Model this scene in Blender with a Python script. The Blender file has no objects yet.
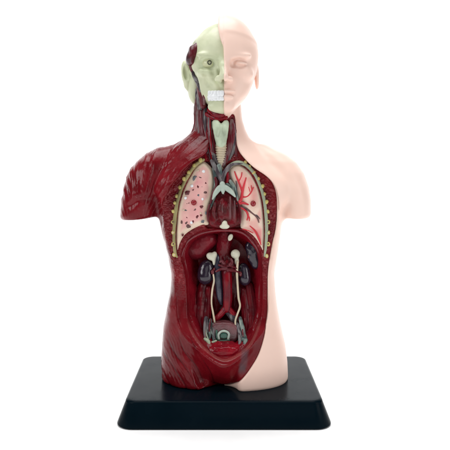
import bpy, bmesh, math, random
import numpy as np
import openvdb

# ------------------------------------------------------------------ basics
S = 0.06                 # metres per modelling unit (the model stands about 28 cm high)
HB = 0.256              # height of the plinth, units
CAMY, CAMZ, F, YH = 6.83, 2.378, 598.0, 168.0     # camera distance, height, focal length in marks, row of the eye level
K0 = CAMY / F
random.seed(7); rng = np.random.default_rng(7)
sc = bpy.context.scene
COL = sc.collection
f32 = np.float32

def P(px, py, y=0.0):
    k = (CAMY + y) / F
    return ((px - 225.0) * k, y, CAMZ + (YH - py) * k)

def lin(r, g, b):
    out = []
    for c in (r, g, b):
        c /= 255.0
        out.append(c / 12.92 if c <= 0.04045 else ((c + 0.055) / 1.055) ** 2.4)
    return np.array(out, f32)

# ------------------------------------------------------------------ noise
_perm = rng.random((64, 64, 64)).astype(f32)
def noise3(p, scale):
    q = np.asarray(p, f32) * scale + 100.0
    i = np.floor(q).astype(np.int32); t = (q - i).astype(f32); t = t * t * (3 - 2 * t)
    i0 = i & 63; i1 = (i + 1) & 63
    def g(a, b, c): return _perm[a, b, c]
    x0, y0, z0 = i0[:, 0], i0[:, 1], i0[:, 2]; x1, y1, z1 = i1[:, 0], i1[:, 1], i1[:, 2]
    tx, ty, tz = t[:, 0], t[:, 1], t[:, 2]
    c00 = g(x0, y0, z0) * (1 - tx) + g(x1, y0, z0) * tx
    c10 = g(x0, y1, z0) * (1 - tx) + g(x1, y1, z0) * tx
    c01 = g(x0, y0, z1) * (1 - tx) + g(x1, y0, z1) * tx
    c11 = g(x0, y1, z1) * (1 - tx) + g(x1, y1, z1) * tx
    return (c00 * (1 - ty) + c10 * ty) * (1 - tz) + (c01 * (1 - ty) + c11 * ty) * tz - 0.5
def fbm(p, scale, o=3):
    r = 0; a = 1.0
    for _ in range(o):
        r = r + a * noise3(p, scale); scale *= 2.1; a *= 0.5
    return r
def sstep(a, b, x):
    t = np.clip((x - a) / (b - a), 0, 1); return t * t * (3 - 2 * t)

# ------------------------------------------------------------------ signed fields
class Grid:
    def __init__(s, lo, hi, h):
        s.lo = np.array(lo, float); s.h = h
        n = np.ceil((np.array(hi) - s.lo) / h).astype(int) + 1
        ax = [s.lo[i] + h * np.arange(n[i]) for i in range(3)]
        s.x = ax[0].astype(f32)[:, None, None]; s.y = ax[1].astype(f32)[None, :, None]; s.z = ax[2].astype(f32)[None, None, :]
        s.n = tuple(n)

def smin(a, b, k):
    h = np.clip(0.5 + 0.5 * (b - a) / k, 0, 1)
    return b + (a - b) * h - k * h * (1 - h)
def smax(a, b, k): return -smin(-a, -b, k)

def ell(g, c, r, rot=None):
    """ellipsoid; rot = (axis, degrees)"""
    dx, dy, dz = g.x - c[0], g.y - c[1], g.z - c[2]
    if rot:
        ax, a = rot; ca, sa = math.cos(math.radians(a)), math.sin(math.radians(a))
        if ax == 'y': dx, dz = dx * ca - dz * sa, dx * sa + dz * ca
        elif ax == 'x': dy, dz = dy * ca - dz * sa, dy * sa + dz * ca
        else: dx, dy = dx * ca - dy * sa, dx * sa + dy * ca
    k0 = np.sqrt((dx / r[0]) ** 2 + (dy / r[1]) ** 2 + (dz / r[2]) ** 2)
    k1 = np.sqrt((dx / r[0] ** 2) ** 2 + (dy / r[1] ** 2) ** 2 + (dz / r[2] ** 2) ** 2)
    return (k0 * (k0 - 1) / np.maximum(k1, 1e-6)).astype(f32)

def cap(g, a, b, ra, rb):
    a = np.array(a, float); b = np.array(b, float); d = b - a; L2 = float(d @ d)
    t = np.clip(((g.x - a[0]) * d[0] + (g.y - a[1]) * d[1] + (g.z - a[2]) * d[2]) / L2, 0, 1)
    q = np.sqrt((g.x - a[0] - t * d[0]) ** 2 + (g.y - a[1] - t * d[1]) ** 2 + (g.z - a[2] - t * d[2]) ** 2)
    return (q - (ra + (rb - ra) * t)).astype(f32)

def chain(g, pts, rs, k=0.0):
    d = None
    for i in range(len(pts) - 1):
        c = cap(g, pts[i], pts[i + 1], rs[i], rs[i + 1])
        d = c if d is None else (np.minimum(d, c) if k == 0 else smin(d, c, k))
    return d

def smooth1(a, w):
    if w < 1: return a
    k = np.hanning(2 * w + 3); k /= k.sum()
    return np.convolve(np.pad(a, w + 1, mode='edge'), k, mode='valid')

def loft(g, zs, xl, xr, yf, yb, n=2.3, sm=0.05):
    o = np.argsort(zs); zs = np.array(zs)[o]
    z = g.z[0, 0]; w = int(sm / g.h)
    I = lambda v: smooth1(np.interp(z, zs, np.array(v)[o]), w).astype(f32)[None, None, :]
    l, r, f, b = I(xl), I(xr), I(yf), I(yb)
    cx, rx, cy, ry = (l + r) / 2, np.maximum((r - l) / 2, .01), (f + b) / 2, np.maximum((b - f) / 2, .01)
    u = np.abs(g.x - cx) / rx + 1e-4; v = np.abs(g.y - cy) / ry + 1e-4
    un, vn = u ** (n - 1), v ** (n - 1)
    q = un * u + vn * v; rr = q ** (1 / n)
    s = q ** (1 / n - 1)
    gr = np.sqrt((s * un / rx) ** 2 + (s * vn / ry) ** 2)
    return ((rr - 1) / np.maximum(gr, 1e-3)).astype(f32)

def poly2(gx, gz, pts):
    """signed distance to a closed polygon in the x-z plane (negative inside)"""
    gx, gz = np.broadcast_arrays(gx, gz)
    d = np.full(gx.shape, 1e9, f32); ins = np.zeros(gx.shape, bool)
    m = len(pts)
    for i in range(m):
        ax, az = pts[i]; bx, bz = pts[(i + 1) % m]
        ex, ez = bx - ax, bz - az
        t = np.clip(((gx - ax) * ex + (gz - az) * ez) / (ex * ex + ez * ez + 1e-12), 0, 1)
        d = np.minimum(d, (gx - ax - t * ex) ** 2 + (gz - az - t * ez) ** 2)
        if az != bz:
            c = ((az > gz) != (bz > gz)) & (gx < (bx - ax) * (gz - az) / (bz - az) + ax)
            ins ^= c
    d = np.sqrt(d)
    return np.where(ins, -d, d).astype(f32)

def crom(pts, n=8, closed=False):
    p = np.array(pts, float); m = len(p); out = []
    rngi = range(m) if closed else range(m - 1)
    for i in rngi:
        if closed: a, b, c, d = p[(i - 1) % m], p[i], p[(i + 1) % m], p[(i + 2) % m]
        else: a, b, c, d = p[max(i - 1, 0)], p[i], p[i + 1], p[min(i + 2, m - 1)]
        for j in range(n):
            t = j / n
            out.append(0.5 * ((2 * b) + (c - a) * t + (2 * a - 5 * b + 4 * c - d) * t * t + (3 * b - a - 3 * c + d) * t ** 3))
    if not closed: out.append(p[-1])
    return np.array(out)

def ppoly(pts, yf, n=5):
    """closed outline given in photo marks -> x,z at depth yf (number or function of py)"""
    s = crom(pts, n, True); r = []
    for a, b in s:
        q = P(a, b, yf(b) if callable(yf) else yf); r.append((q[0], q[2]))
    return r

# ------------------------------------------------------------------ meshes
def normals(v, q):
    a, b, c, d = (v[q[:, i]] for i in range(4))
    n = np.cross(c - a, d - b); out = np.zeros_like(v)
    for i in range(4):
        for k in range(3): out[:, k] += np.bincount(q[:, i], n[:, k], len(v))
    return out / (np.linalg.norm(out, axis=1, keepdims=True) + 1e-12)

def relax(v, q, it, lam=0.5):
    e = np.concatenate([q[:, [0, 1]], q[:, [1, 2]], q[:, [2, 3]], q[:, [3, 0]]]); e = np.concatenate([e, e[:, ::-1]])
    cnt = np.maximum(np.bincount(e[:, 0], minlength=len(v)), 1)
    for i in range(it):
        for l in (lam, -lam * 1.03):
            s = np.stack([np.bincount(e[:, 0], v[e[:, 1], k], len(v)) for k in range(3)], 1) / cnt[:, None]
            v = v + l * (s - v)
    return v

def polygonise(g, fld, it=2):
    fld = np.array(np.broadcast_to(fld, g.n), dtype=f32, order="C")
    grid = openvdb.FloatGrid(5.0); grid.copyFromArray(fld, tolerance=0.0)
    p, q = grid.convertToQuads(isovalue=0)
    v = p.astype(np.float64) * g.h + g.lo; q = q.astype(np.int64)
    a, b, c = v[q[:, 0]], v[q[:, 1]], v[q[:, 2]]; d = v[q[:, 3]]
    vol = (np.einsum('ij,ij->i', a, np.cross(b, c)) + np.einsum('ij,ij->i', a, np.cross(c, d))).sum()
    if vol < 0: q = q[:, ::-1]
    return relax(v, q, it), q

def link(name, me, mat, parent):
    o = bpy.data.objects.new(name, me); COL.objects.link(o)
    if parent is not None: o.parent = parent
    if mat is not None: me.materials.append(mat)
    return o

def put(name, v, q, mat, parent, paint=None, tex=None, smooth=True):
    me = bpy.data.meshes.new(name)
    v = np.asarray(v, np.float64) * S
    q = np.asarray(q)
    me.vertices.add(len(v)); me.vertices.foreach_set('co', v.astype(f32).ravel())
    n = q.shape[1]
    me.loops.add(q.size); me.loops.foreach_set('vertex_index', q.astype(np.int32).ravel())
    me.polygons.add(len(q)); me.polygons.foreach_set('loop_start', np.arange(0, q.size, n, dtype=np.int32))
    me.update(calc_edges=True); me.validate()
    me.polygons.foreach_set('use_smooth', np.full(len(me.polygons), smooth))
    if paint is not None:
        at = me.attributes.new('paint', 'FLOAT_COLOR', 'POINT')
        at.data.foreach_set('color', np.concatenate([paint, np.ones((len(paint), 1))], 1).astype(f32).ravel())
    if tex is not None:
        at = me.attributes.new('grain', 'FLOAT', 'POINT'); at.data.foreach_set('value', np.asarray(tex, f32))
    return link(name, me, mat, parent)

def body(name, g, fld, mat, parent, disp=None, paint=None, tex=None, it=2):
    v, q = polygonise(g, fld, it)
    if disp is not None: v = v + normals(v, q) * disp(v)[:, None]
    return put(name, v, q, mat, parent, paint(v, normals(v, q)) if paint else None, tex(v) if tex else None)

def ell_mesh(name, c, r, mat, parent, rot=None, rough=0.0, segs=20, box=1.0):
    """small rounded lump"""
    m = segs; th = np.linspace(0, math.pi, m // 2 + 1); ph = np.linspace(0, 2 * math.pi, m, endpoint=False)
    T, H = np.meshgrid(th, ph, indexing='ij')
    v = np.stack([np.sin(T) * np.cos(H), np.sin(T) * np.sin(H), np.cos(T)], -1).reshape(-1, 3)
    if rough: v = v * (1 + rough * fbm(v + np.array(c) * 7, 1.6, 2))[:, None]
    if box != 1.0: v = np.sign(v) * np.abs(v) ** box
    v = v * np.array(r)
    if rot:
        ax, a = rot; ca, sa = math.cos(math.radians(a)), math.sin(math.radians(a))
        x, y, z = v.T
        if ax == 'y': v = np.stack([x * ca + z * sa, y, -x * sa + z * ca], 1)
        elif ax == 'z': v = np.stack([x * ca - y * sa, x * sa + y * ca, z], 1)
        else: v = np.stack([x, y * ca - z * sa, y * sa + z * ca], 1)
    q = [[i * m + j, (i + 1) * m + j, (i + 1) * m + (j + 1) % m, i * m + (j + 1) % m] for i in range(m // 2) for j in range(m)]
    v = v + np.array(c); q = np.array(q)
    return put(name, v, q, mat, parent)

SP = {}
def tube(name, pts, rs, mat, parent, seg=12, n=7, flat=1.0, wob=0.0, groove=0.0, paint=None):
    """round tube through points, radius per point; flat squeezes it along y"""
    if mat in SP and paint is None:
        paint = strand_paint(*SP[mat]); mat = M_muscle; seg = max(seg, 28); groove = groove or .04; wob = max(wob, .18); n = max(n, 9)
    p = crom(pts, n); r = crom([[a, 0] for a in rs], n)[:, 0]
    # rounded ends
    ext0, ext1 = p[0] - p[1], p[-1] - p[-2]
    ext0 /= np.linalg.norm(ext0) + 1e-9; ext1 /= np.linalg.norm(ext1) + 1e-9
    P0, R0 = [], []
    for a in (90, 60, 30): P0.append(p[0] + ext0 * r[0] * math.sin(math.radians(a))); R0.append(max(r[0] * math.cos(math.radians(a)), 1e-4))
    P1, R1 = [], []
    for a in (30, 60, 90): P1.append(p[-1] + ext1 * r[-1] * math.sin(math.radians(a))); R1.append(max(r[-1] * math.cos(math.radians(a)), 1e-4))
    p = np.concatenate([P0, p, P1]); r = np.concatenate([R0, r, R1])
    t = np.gradient(p, axis=0); t /= np.linalg.norm(t, axis=1, keepdims=True) + 1e-9
    ref = np.array([0, 1.0, 0]) if flat != 1.0 or abs(t[len(t) // 2][1]) < .9 else np.array([1.0, 0, 0])
    u = np.cross(t, ref); u /= np.linalg.norm(u, axis=1, keepdims=True) + 1e-9
    w = np.cross(u, t)
    a = np.linspace(0, 2 * math.pi, seg, endpoint=False)
    if wob: r = r * (1 + wob * fbm(p, 14, 2))
    a_ = a + rng.uniform(0, 6)
    r2 = r[:, None] * (1 + groove * (np.sin(5 * a_)[None] + .7 * np.sin(9 * a_ + 1)[None] * np.ones((len(r), 1)) + .8 * np.sin(np.linspace(0, 5, len(r)))[:, None] * np.sin(3 * a_)[None]))
    v = (p[:, None] + r2[:, :, None] * (np.cos(a)[None, :, None] * u[:, None] + flat * np.sin(a)[None, :, None] * w[:, None])).reshape(-1, 3)
    m = len(p)
    q = np.array([[i * seg + j, i * seg + (j + 1) % seg, (i + 1) * seg + (j + 1) % seg, (i + 1) * seg + j] for i in range(m - 1) for j in range(seg)])
    A, B, C = v[q[:, 0]], v[q[:, 1]], v[q[:, 2]]
    if np.einsum('ij,ij->i', A - p.mean(0), np.cross(B - p.mean(0), C - p.mean(0))).sum() < 0: q = q[:, ::-1]
    return put(name, v, q, mat, parent, paint(v, normals(v, q)) if paint else None, np.zeros(len(v)) if paint else None)

# ------------------------------------------------------------------ materials
def mat(name, col=None, rough=0.3, spec=0.5, coat=0.0, attr=False, noise=0.0, bump=None, grain=None, sss=0.0, nscale=90):
    m = bpy.data.materials.new(name); m.use_nodes = True
    nt = m.node_tree; N, L = nt.nodes, nt.links; b = N['Principled BSDF']
    b.inputs['Roughness'].default_value = rough; b.inputs['Specular IOR Level'].default_value = spec
    b.inputs['Coat Weight'].default_value = coat; b.inputs['Coat Roughness'].default_value = 0.12
    if sss:
        b.inputs['Subsurface Weight'].default_value = sss; b.inputs['Subsurface Scale'].default_value = 0.004
        b.inputs['Subsurface Radius'].default_value = (1.0, .5, .35)
    tc = N.new('ShaderNodeTexCoord')
    if attr:
        a = N.new('ShaderNodeAttribute'); a.attribute_name = 'paint'; src = a.outputs['Color']
    else:
        rgb = N.new('ShaderNodeRGB'); rgb.outputs[0].default_value = (*map(float, col), 1); src = rgb.outputs[0]
    if noise:
        t = N.new('ShaderNodeTexNoise'); t.inputs['Scale'].default_value = nscale; t.inputs['Detail'].default_value = 5
        L.new(tc.outputs['Object'], t.inputs['Vector'])
        mr = N.new('ShaderNodeMapRange'); mr.inputs[1].default_value = .3; mr.inputs[2].default_value = .7
        mr.inputs[3].default_value = 1 - noise; mr.inputs[4].default_value = 1 + noise
        L.new(t.outputs['Fac'], mr.inputs[0])
        mx = N.new('ShaderNodeVectorMath'); mx.operation = 'SCALE'
        L.new(src, mx.inputs[0]); L.new(mr.outputs[0], mx.inputs['Scale']); src = mx.outputs[0]
        mr2 = N.new('ShaderNodeMapRange'); mr2.inputs[1].default_value = .3; mr2.inputs[2].default_value = .7
        mr2.inputs[3].default_value = max(rough - .07, .03); mr2.inputs[4].default_value = rough + .1
        L.new(t.outputs['Fac'], mr2.inputs[0]); L.new(mr2.outputs[0], b.inputs['Roughness'])
    L.new(src, b.inputs['Base Color'])
    last = None
    if bump:
        t = N.new('ShaderNodeTexNoise'); t.inputs['Scale'].default_value = bump[0]; t.inputs['Detail'].default_value = 3
        L.new(tc.outputs['Object'], t.inputs['Vector'])
        bp = N.new('ShaderNodeBump'); bp.inputs['Strength'].default_value = bump[1]; bp.inputs['Distance'].default_value = 0.0008
        L.new(t.outputs['Fac'], bp.inputs['Height']); last = bp.outputs[0]
    if grain:
        t = N.new('ShaderNodeTexVoronoi'); t.inputs['Scale'].default_value = grain[0]
        L.new(tc.outputs['Object'], t.inputs['Vector'])
        ga = N.new('ShaderNodeAttribute'); ga.attribute_name = 'grain'
        ml = N.new('ShaderNodeMath'); ml.operation = 'MULTIPLY'; L.new(t.outputs['Distance'], ml.inputs[0]); L.new(ga.outputs['Fac'], ml.inputs[1])
        bp = N.new('ShaderNodeBump'); bp.inputs['Strength'].default_value = grain[1]; bp.inputs['Distance'].default_value = 0.001; bp.invert = True
        L.new(ml.outputs[0], bp.inputs['Height'])
        if last: L.new(last, bp.inputs['Normal'])
        last = bp.outputs[0]
    if last: L.new(last, b.inputs['Normal'])
    return m

WINE = lin(114, 14, 24); WINE_D = lin(74, 10, 16); WINE_L = lin(140, 24, 38)
M_muscle = mat('glossy_wine_paint', rough=.24, spec=.24, coat=.0, attr=True, noise=.18, bump=(260, .25), grain=(760, .6))
M_skin = mat('peach_vinyl', lin(243, 210, 195), rough=.4, spec=.35, noise=.025, bump=(420, .05), sss=.05, nscale=40)
M_skull = mat('pale_green_paint', rough=.4, spec=.4, attr=True, noise=.05, bump=(300, .12))
M_lung = mat('lung_paint', rough=.35, spec=.45, attr=True, noise=.06, bump=(500, .18))
M_cream = mat('cream_paint', lin(202, 188, 162), rough=.35, noise=.12, bump=(400, .2))
M_white = mat('tooth_white_paint', lin(232, 234, 236), rough=.25, noise=.03)
M_rib = mat('yellow_rib_paint', lin(190, 176, 104), rough=.4, noise=.2, bump=(500, .3))
M_pleura = mat('grey_green_paint', lin(150, 160, 136), rough=.35, noise=.15, bump=(400, .2))
M_bandl = mat('olive_paint', lin(150, 140, 92), rough=.35, noise=.3, bump=(400, .3))
M_psoas = mat('deep_wine_paint', lin(112, 12, 26), rough=.24, coat=.3, noise=.25, bump=(300, .3))
M_adrenal = mat('bone_white_paint', lin(206, 204, 184), rough=.3, noise=.15, bump=(350, .25))
M_pulm = mat('pale_grey_green_paint', lin(168, 182, 170), rough=.3, noise=.2, bump=(350, .3))
M_slate = mat('slate_grey_paint', lin(86, 92, 98), rough=.3, coat=.2, noise=.25, bump=(350, .3))
M_teal = mat('teal_grey_paint', lin(104, 122, 118), rough=.3, coat=.2, noise=.25, bump=(350, .3))
M_red = mat('vessel_red_paint', lin(140, 12, 30), rough=.25, coat=.15, noise=.3, bump=(300, .35))
M_bright = mat('bright_red_paint', lin(196, 40, 52), rough=.3, noise=.12)
M_dark = mat('dark_brown_red_paint', lin(92, 16, 26), rough=.28, coat=.2, noise=.3, bump=(320, .4))
M_purple = mat('purple_black_paint', lin(34, 22, 38), rough=.2, coat=.4, noise=.25, bump=(260, .2))
M_navy = mat('blue_grey_vein_paint', lin(46, 45, 62), rough=.25, coat=.3, noise=.25, bump=(300, .25))
M_nodule = mat('grey_brown_paint', lin(98, 64, 64), rough=.4, noise=.3)
M_pink = mat('pink_paint', lin(226, 142, 140), rough=.35, noise=.1)
M_strand = mat('grey_red_strand_paint', lin(104, 58, 62), rough=.28, coat=.3, noise=.35, bump=(420, .4), nscale=160)
M_green = mat('green_paint', lin(56, 98, 84), rough=.3, noise=.15)
M_black = mat('black_paint', lin(52, 54, 40), rough=.3)

def strand_paint(a, b, sc_=1.0):
    off = rng.uniform(0, 9, 3)
    def f(v, n):
        u = fbm((v + off) * np.array([1, 1, .16]), 40 * sc_, 3) + .6 * fbm(v + off, 9, 2)
        t = sstep(-.25, .35, u)[:, None]; return (a * (1 - t) + b * t).astype(f32)
    return f
SP.update({M_strand: (lin(98, 22, 34), lin(120, 98, 98)), M_dark: (lin(84, 10, 22), lin(104, 52, 58)), M_slate: (lin(66, 56, 62), lin(122, 118, 118)), M_red: (lin(124, 8, 24), lin(92, 14, 28)), M_teal: (lin(66, 80, 80), lin(132, 144, 136))})

def empty(name, loc, label, cat):
    o = bpy.data.objects.new(name, None); COL.objects.link(o); o.location = loc
    o.empty_display_size = .02; o['label'] = label; o['category'] = cat; return o

ROOT = empty('anatomical_torso', (0, 0, HB * S),
             'half skinned, half dissected plastic human torso with open chest and belly, on a black plinth', 'anatomical model')

# ------------------------------------------------------------------ trunk field
MID = -0.012
_cy = [100, 150, 165, 180, 300, 318, 335, 350, 365, 400]
_cv = [-.16, -.20, -.26, -.27, -.25, -.28, -.38, -.47, -.53, -.55]
def ycut_py(py): return float(np.interp(py, _cy, _cv))
_tz = np.array([P(0, p, ycut_py(p))[2] for p in np.arange(100, 400, 2.0)]); _tv = np.array([ycut_py(p) for p in np.arange(100, 400, 2.0)])
def ycut_z(z): return np.interp(z, _tz[::-1], _tv[::-1]).astype(f32)

ROWS = [  # py, left, right, front, back
 (92, 197, 240, -.10, .34), (106, 196, 240.5, -.11, .33), (119, 195.5, 241.5, -.13, .33), (130, 192, 245, -.16, .35), (137, 186, 248.5, -.19, .37),
 (143, 176, 253, -.23, .40), (150, 167, 261, -.29, .43), (160, 159, 273, -.37, .47), (170, 156, 281, -.43, .49), (185, 155, 284, -.48, .5),
 (200, 157, 283, -.50, .5), (220, 160, 281, -.50, .48), (238, 163.5, 278.5, -.48, .45), (255, 168.5, 276, -.46, .42), (273, 171.5, 273, -.44, .40),
 (290, 170.5, 274, -.44, .40), (308, 167, 276.5, -.45, .42), (325, 163.5, 280, -.44, .45), (343, 162.3, 284, -.45, .47), (360, 162, 286, -.47, .46),
 (375, 162.2, 286.5, -.475, .44), (392, 165, 284, -.47, .40)]
ARM_L = [(146, 158, 178, -.05, .22), (151, 152, 178, -.13, .28), (156, 144, 177, -.19, .33), (162, 137, 175, -.24, .36), (171, 129, 172, -.28, .40), (184, 124, 168, -.31, .42),
         (200, 121, 163, -.31, .41), (215, 120, 160, -.29, .39), (224, 121, 159, -.28, .38)]
ARM_R = [(143, 252, 266, -.03, .2), (148, 254, 272, -.10, .27), (154, 256, 285, -.18, .33), (162, 260, 295.6, -.24, .37), (173, 268, 303, -.28, .40), (187, 274, 308, -.30, .41),
         (200, 278, 310, -.30, .40), (212, 281, 310, -.28, .38), (224, 282, 309, -.27, .37)]
def rows(g, R, n, sm):
    a = np.array(R, float); z = CAMZ + (YH - a[:, 0]) * K0
    return loft(g, z, (a[:, 1] - 225) * K0, (a[:, 2] - 225) * K0, a[:, 3], a[:, 4], n, sm)

C_OUT = [(206, 153), (190, 164), (177, 178), (167, 194), (161, 212), (164, 240), (171, 262), (175.5, 285), (176.5, 305), (178.5, 321), (184, 334), (195, 346), (208, 357),
         (224, 365), (240, 359), (254, 346), (264, 330), (269, 310), (271, 285), (274, 255), (278, 230), (279.5, 212), (278, 194), (272, 182), (262, 173), (251, 165), (243, 156), (239, 149), (234, 139), (230, 126), (213, 126), (211, 138)]
C_IN = [(181, 258), (184, 245), (193, 235), (208, 229), (225, 227.5), (240, 229.5), (250, 236), (257.5, 246), (262, 258), (262.5, 280), (262, 308), (258, 328), (251, 344), (240, 354.5),
        (224, 361), (207, 351.5), (196, 339), (188.5, 323), (187, 300), (185.5, 278)]
L_LUNG = [(203, 161.5), (209, 165), (213, 171), (214.5, 182), (213, 195), (209.5, 207), (208, 218), (208.5, 224.5), (202, 226), (193, 230), (185, 236), (180.5, 244), (178, 253), (176.3, 250), (175.5, 240),
          (175.8, 225), (177.5, 208), (181.5, 193), (187.5, 179), (195, 167)]
R_LUNG = [(228.5, 172), (232, 166), (238, 164), (245, 167), (252, 174), (257.5, 184), (261.5, 196), (264, 212), (265, 228), (264.5, 245), (263.5, 254), (260, 247), (254, 238), (247, 232), (240.8, 228),
          (241, 215), (240.5, 208), (237, 200), (234.5, 190), (231, 182)]
MEDIA = [(203, 163), (214, 162), (222, 166), (232, 162), (240, 163), (240, 180), (246, 205), (245, 226), (232, 229), (216, 229), (205, 226), (206, 205), (210, 190), (211, 175)]
BOWL = [(180, 300), (179.5, 318), (181.5, 336), (187.5, 352), (197, 366), (206, 379.5), (215, 385.5), (224, 387.5), (233, 385.5), (241, 378), (250, 366.5), (258.5, 352), (264, 333), (265.5, 315), (262, 298)]
# inner region that is painted red: everything inside this outline, and the whole half beyond the mid line
RED = [(205, 112), (228, 113), (234.5, 116), (235, 133), (237.5, 148), (243, 157), (253, 167), (266, 176), (273, 184), (276.5, 196), (276.8, 215), (275.4, 230), (272.5, 242), (270, 256),
       (267.8, 273), (267.6, 295), (267.5, 312), (264.5, 331), (258.3, 352), (250, 366.5), (240, 378), (231, 387), (221, 392), (200, 392), (200, 250)]

g = Grid((-1.28, -.68, -.02), (1.06, .58, 3.30), .011)
T = rows(g, ROWS, 2.35, .05)
armL = smax(rows(g, ARM_L, 2.1, .03), (P(0, 217.5)[2] + .10 * (g.x + .9) - g.z) * .95, .05)
armR = smax(rows(g, ARM_R, 2.1, .03), (P(0, 214.5)[2] - .02 - g.z) * .95, .05)
armL = smax(armL, g.z - P(0, 147)[2], .06); armR = smax(armR, g.z - P(0, 145)[2], .06)
groove = chain(g, [P(130, 206, -.29), P(137, 200.5, -.32), P(147, 199, -.32), P(154, 202, -.27)], [.010, .018, .022, .03])
groove = np.minimum(groove, chain(g, [P(156, 200, -.27), P(157, 210, -.24), P(157.5, 222, -.2)], [.03, .04, .05]))
T = smin(T, armL, .07); T = smax(T, -groove, .06); T = smin(T, armR, .09)
# shallow pectoral swelling, collar bone hollow
T = smin(T, ell(g, P(262, 192, -.30), (.26, .12, .20)), .12)
T = smin(T, ell(g, P(180, 190, -.30), (.24, .12, .20)), .12)
gx2, gz2 = g.x[:, 0, :], g.z[:, 0, :]
def prism(pts, yf, n=5): return poly2(gx2, gz2, ppoly(pts, yf, n))[:, None, :]
T = smax(T, -cap(g, P(221.5, 356, -.56), P(221.5, 404, -.46), .16, .20), .06)
T = smax(T, -chain(g, [P(181.5, 338, -.46), P(187, 353, -.48), P(196, 367, -.47), P(204, 381, -.44)], [.02, .06, .085, .09]), .03)
# belly bowl in front of the thighs
db = prism(BOWL, lambda p: float(np.interp(p, [300, 345, 380], [-.26, -.36, -.42])))
def blur2(a, w):
    a = a[:, 0, :]
    for ax in (0, 1): a = np.apply_along_axis(lambda q: smooth1(q, w), ax, a)
    return a[:, None, :].astype(f32)
yfb = blur2(-.58 + .26 * np.clip(1 + db / .34, 0, 1) ** 2.2, 14)
topfade = .28 * sstep(.70, 1.15, gz2)[:, None, :]
bowl = smax(smax(db, (yfb + topfade - g.y) * .8, .03), g.y - .1, .05)
T = smin(T, bowl, .025)
# thighs: hollow between the stumps, cut flat on the plinth with a small round edge
T = smax(T, .004 - g.z, .03)
# front of the trunk taken off along the cut
yc = ycut_z(g.z[0, 0])[None, None, :]
dco = prism(C_OUT, ycut_py)
T = smax(T, -smax(dco, (g.y - yc), .012), .012)
# the belly cavity
dci = prism(C_IN, ycut_py)
floor = yc + .50 * sstep(0.0, .26, -dci) + .05
floor = np.minimum(floor, .09)
T = smax(T, -smax(dci, (g.y - floor) * .6, .03), .02)
# shallow beds of lungs and heart
dl = prism(L_LUNG, -.26); dr = prism(R_LUNG, -.26); dm = prism(MEDIA, -.26)
bed = np.minimum(np.minimum(dl + .018, dr + .018), dm)
T = smax(T, -smax(bed, g.y - (yc + .07), .012), .012)
dred = prism(RED, lambda p: ycut_py(p) if p > 150 else -.13)
reg = np.minimum(np.minimum(smax(dred, g.y - .26, .01), g.x - MID), smax(db - .006, np.maximum(g.y + .2, (gz2 - .82)[:, None, :]), .01))

def proj(v): return 225 + v[:, 0] * F / (CAMY + v[:, 1]), YH - (v[:, 2] - CAMZ) * F / (CAMY + v[:, 1])

def band_mask(v):
    """1 on the flat cut faces"""
    x, y, z = v.T
    d = np.abs(y - ycut_z(z)); inside = poly2(x, z, ppoly(C_IN, ycut_py)) > .0
    return sstep(.03, .02, d) * np.clip((z - .76) / .5, 0, 1) ** 1.5 * inside * (poly2(x, z, ppoly(C_OUT, ycut_py)) < .01)
def out_surface(v): return v[:, 1] > ycut_z(v[:, 2]) + .02

def fib(u, p=.7): return (1 - np.abs(np.sin(u))) ** p
def muscle_disp(v):
    px, py = proj(v); h = np.zeros(len(v)); nz = fbm(v, 2.2, 2); n6 = fbm(v, 6, 3)
    # deltoid: fibres fan out of the arm end
    th = np.arctan2(px - 134, 246 - py)
    m = sstep(182, 168, px) * np.maximum(sstep(204, 194, py), .25) * sstep(222, 212, py) * sstep(142, 154, py)
    h += m * (.012 * fib(th * 40 + nz * 4) * np.clip(.6 + 1.6 * n6, .15, 1.3) + .0035 * fib(th * 105 + n6 * 6) + .010 * np.sin(th * 8 + nz * 2))
    # trapezius to the neck
    m = sstep(160, 176, px) * sstep(163, 152, py) * sstep(112, 124, py) * (px < 215)
    h += m * (.008 * fib((px * .55 + py * .62) * .62 + nz * 4) * np.clip(.5 + 1.5 * n6, 0, 1.2) + .003 * fib((px * .55 + py * .62) * 1.7 + n6 * 5))
    # breast muscle beside the cut
    m = sstep(158, 168, px) * sstep(156, 166, py) * sstep(212, 200, py) * (px < 205) * ~out_surface(v)
    h += m * (.008 * fib(((px - 160) * .62 + (py - 190) * .8) * .5 + nz * 3) + .003 * fib(((px - 160) * .62 + (py - 190) * .8) * 1.5 + n6 * 5))
    # flank
    m = sstep(222, 240, py) * sstep(340, 318, py) * (px < 184)
    h += m * .005 * np.sin((px * .9 + py * .28) * .40 + nz * 3) * np.clip(.6 + 1.5 * n6, 0, 1.2)
    # thigh: long slanting muscles
    m = sstep(322, 348, py) * (px < 216) * (v[:, 1] > -.47)
    u = (px - 162) * .9 - (py - 320) * .42
    h += m * .010 * (np.abs(np.sin(u * .30 + nz * 3.2)) ** .6 - .6) * np.clip(.8 + 1.4 * n6, .2, 1.4) + m * .003 * fib(u * 1.1 + n6 * 5)
    # gentle lumps inside the belly
    m = (poly2(v[:, 0], v[:, 2], ppoly(C_IN, ycut_py)) < -.03)
    h += m * (.012 * n6 + .010 * np.sin(px * .42 + n6 * 3) * sstep(285, 300, py))
    h += band_mask(v) * .004 * n6
    return h

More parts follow.
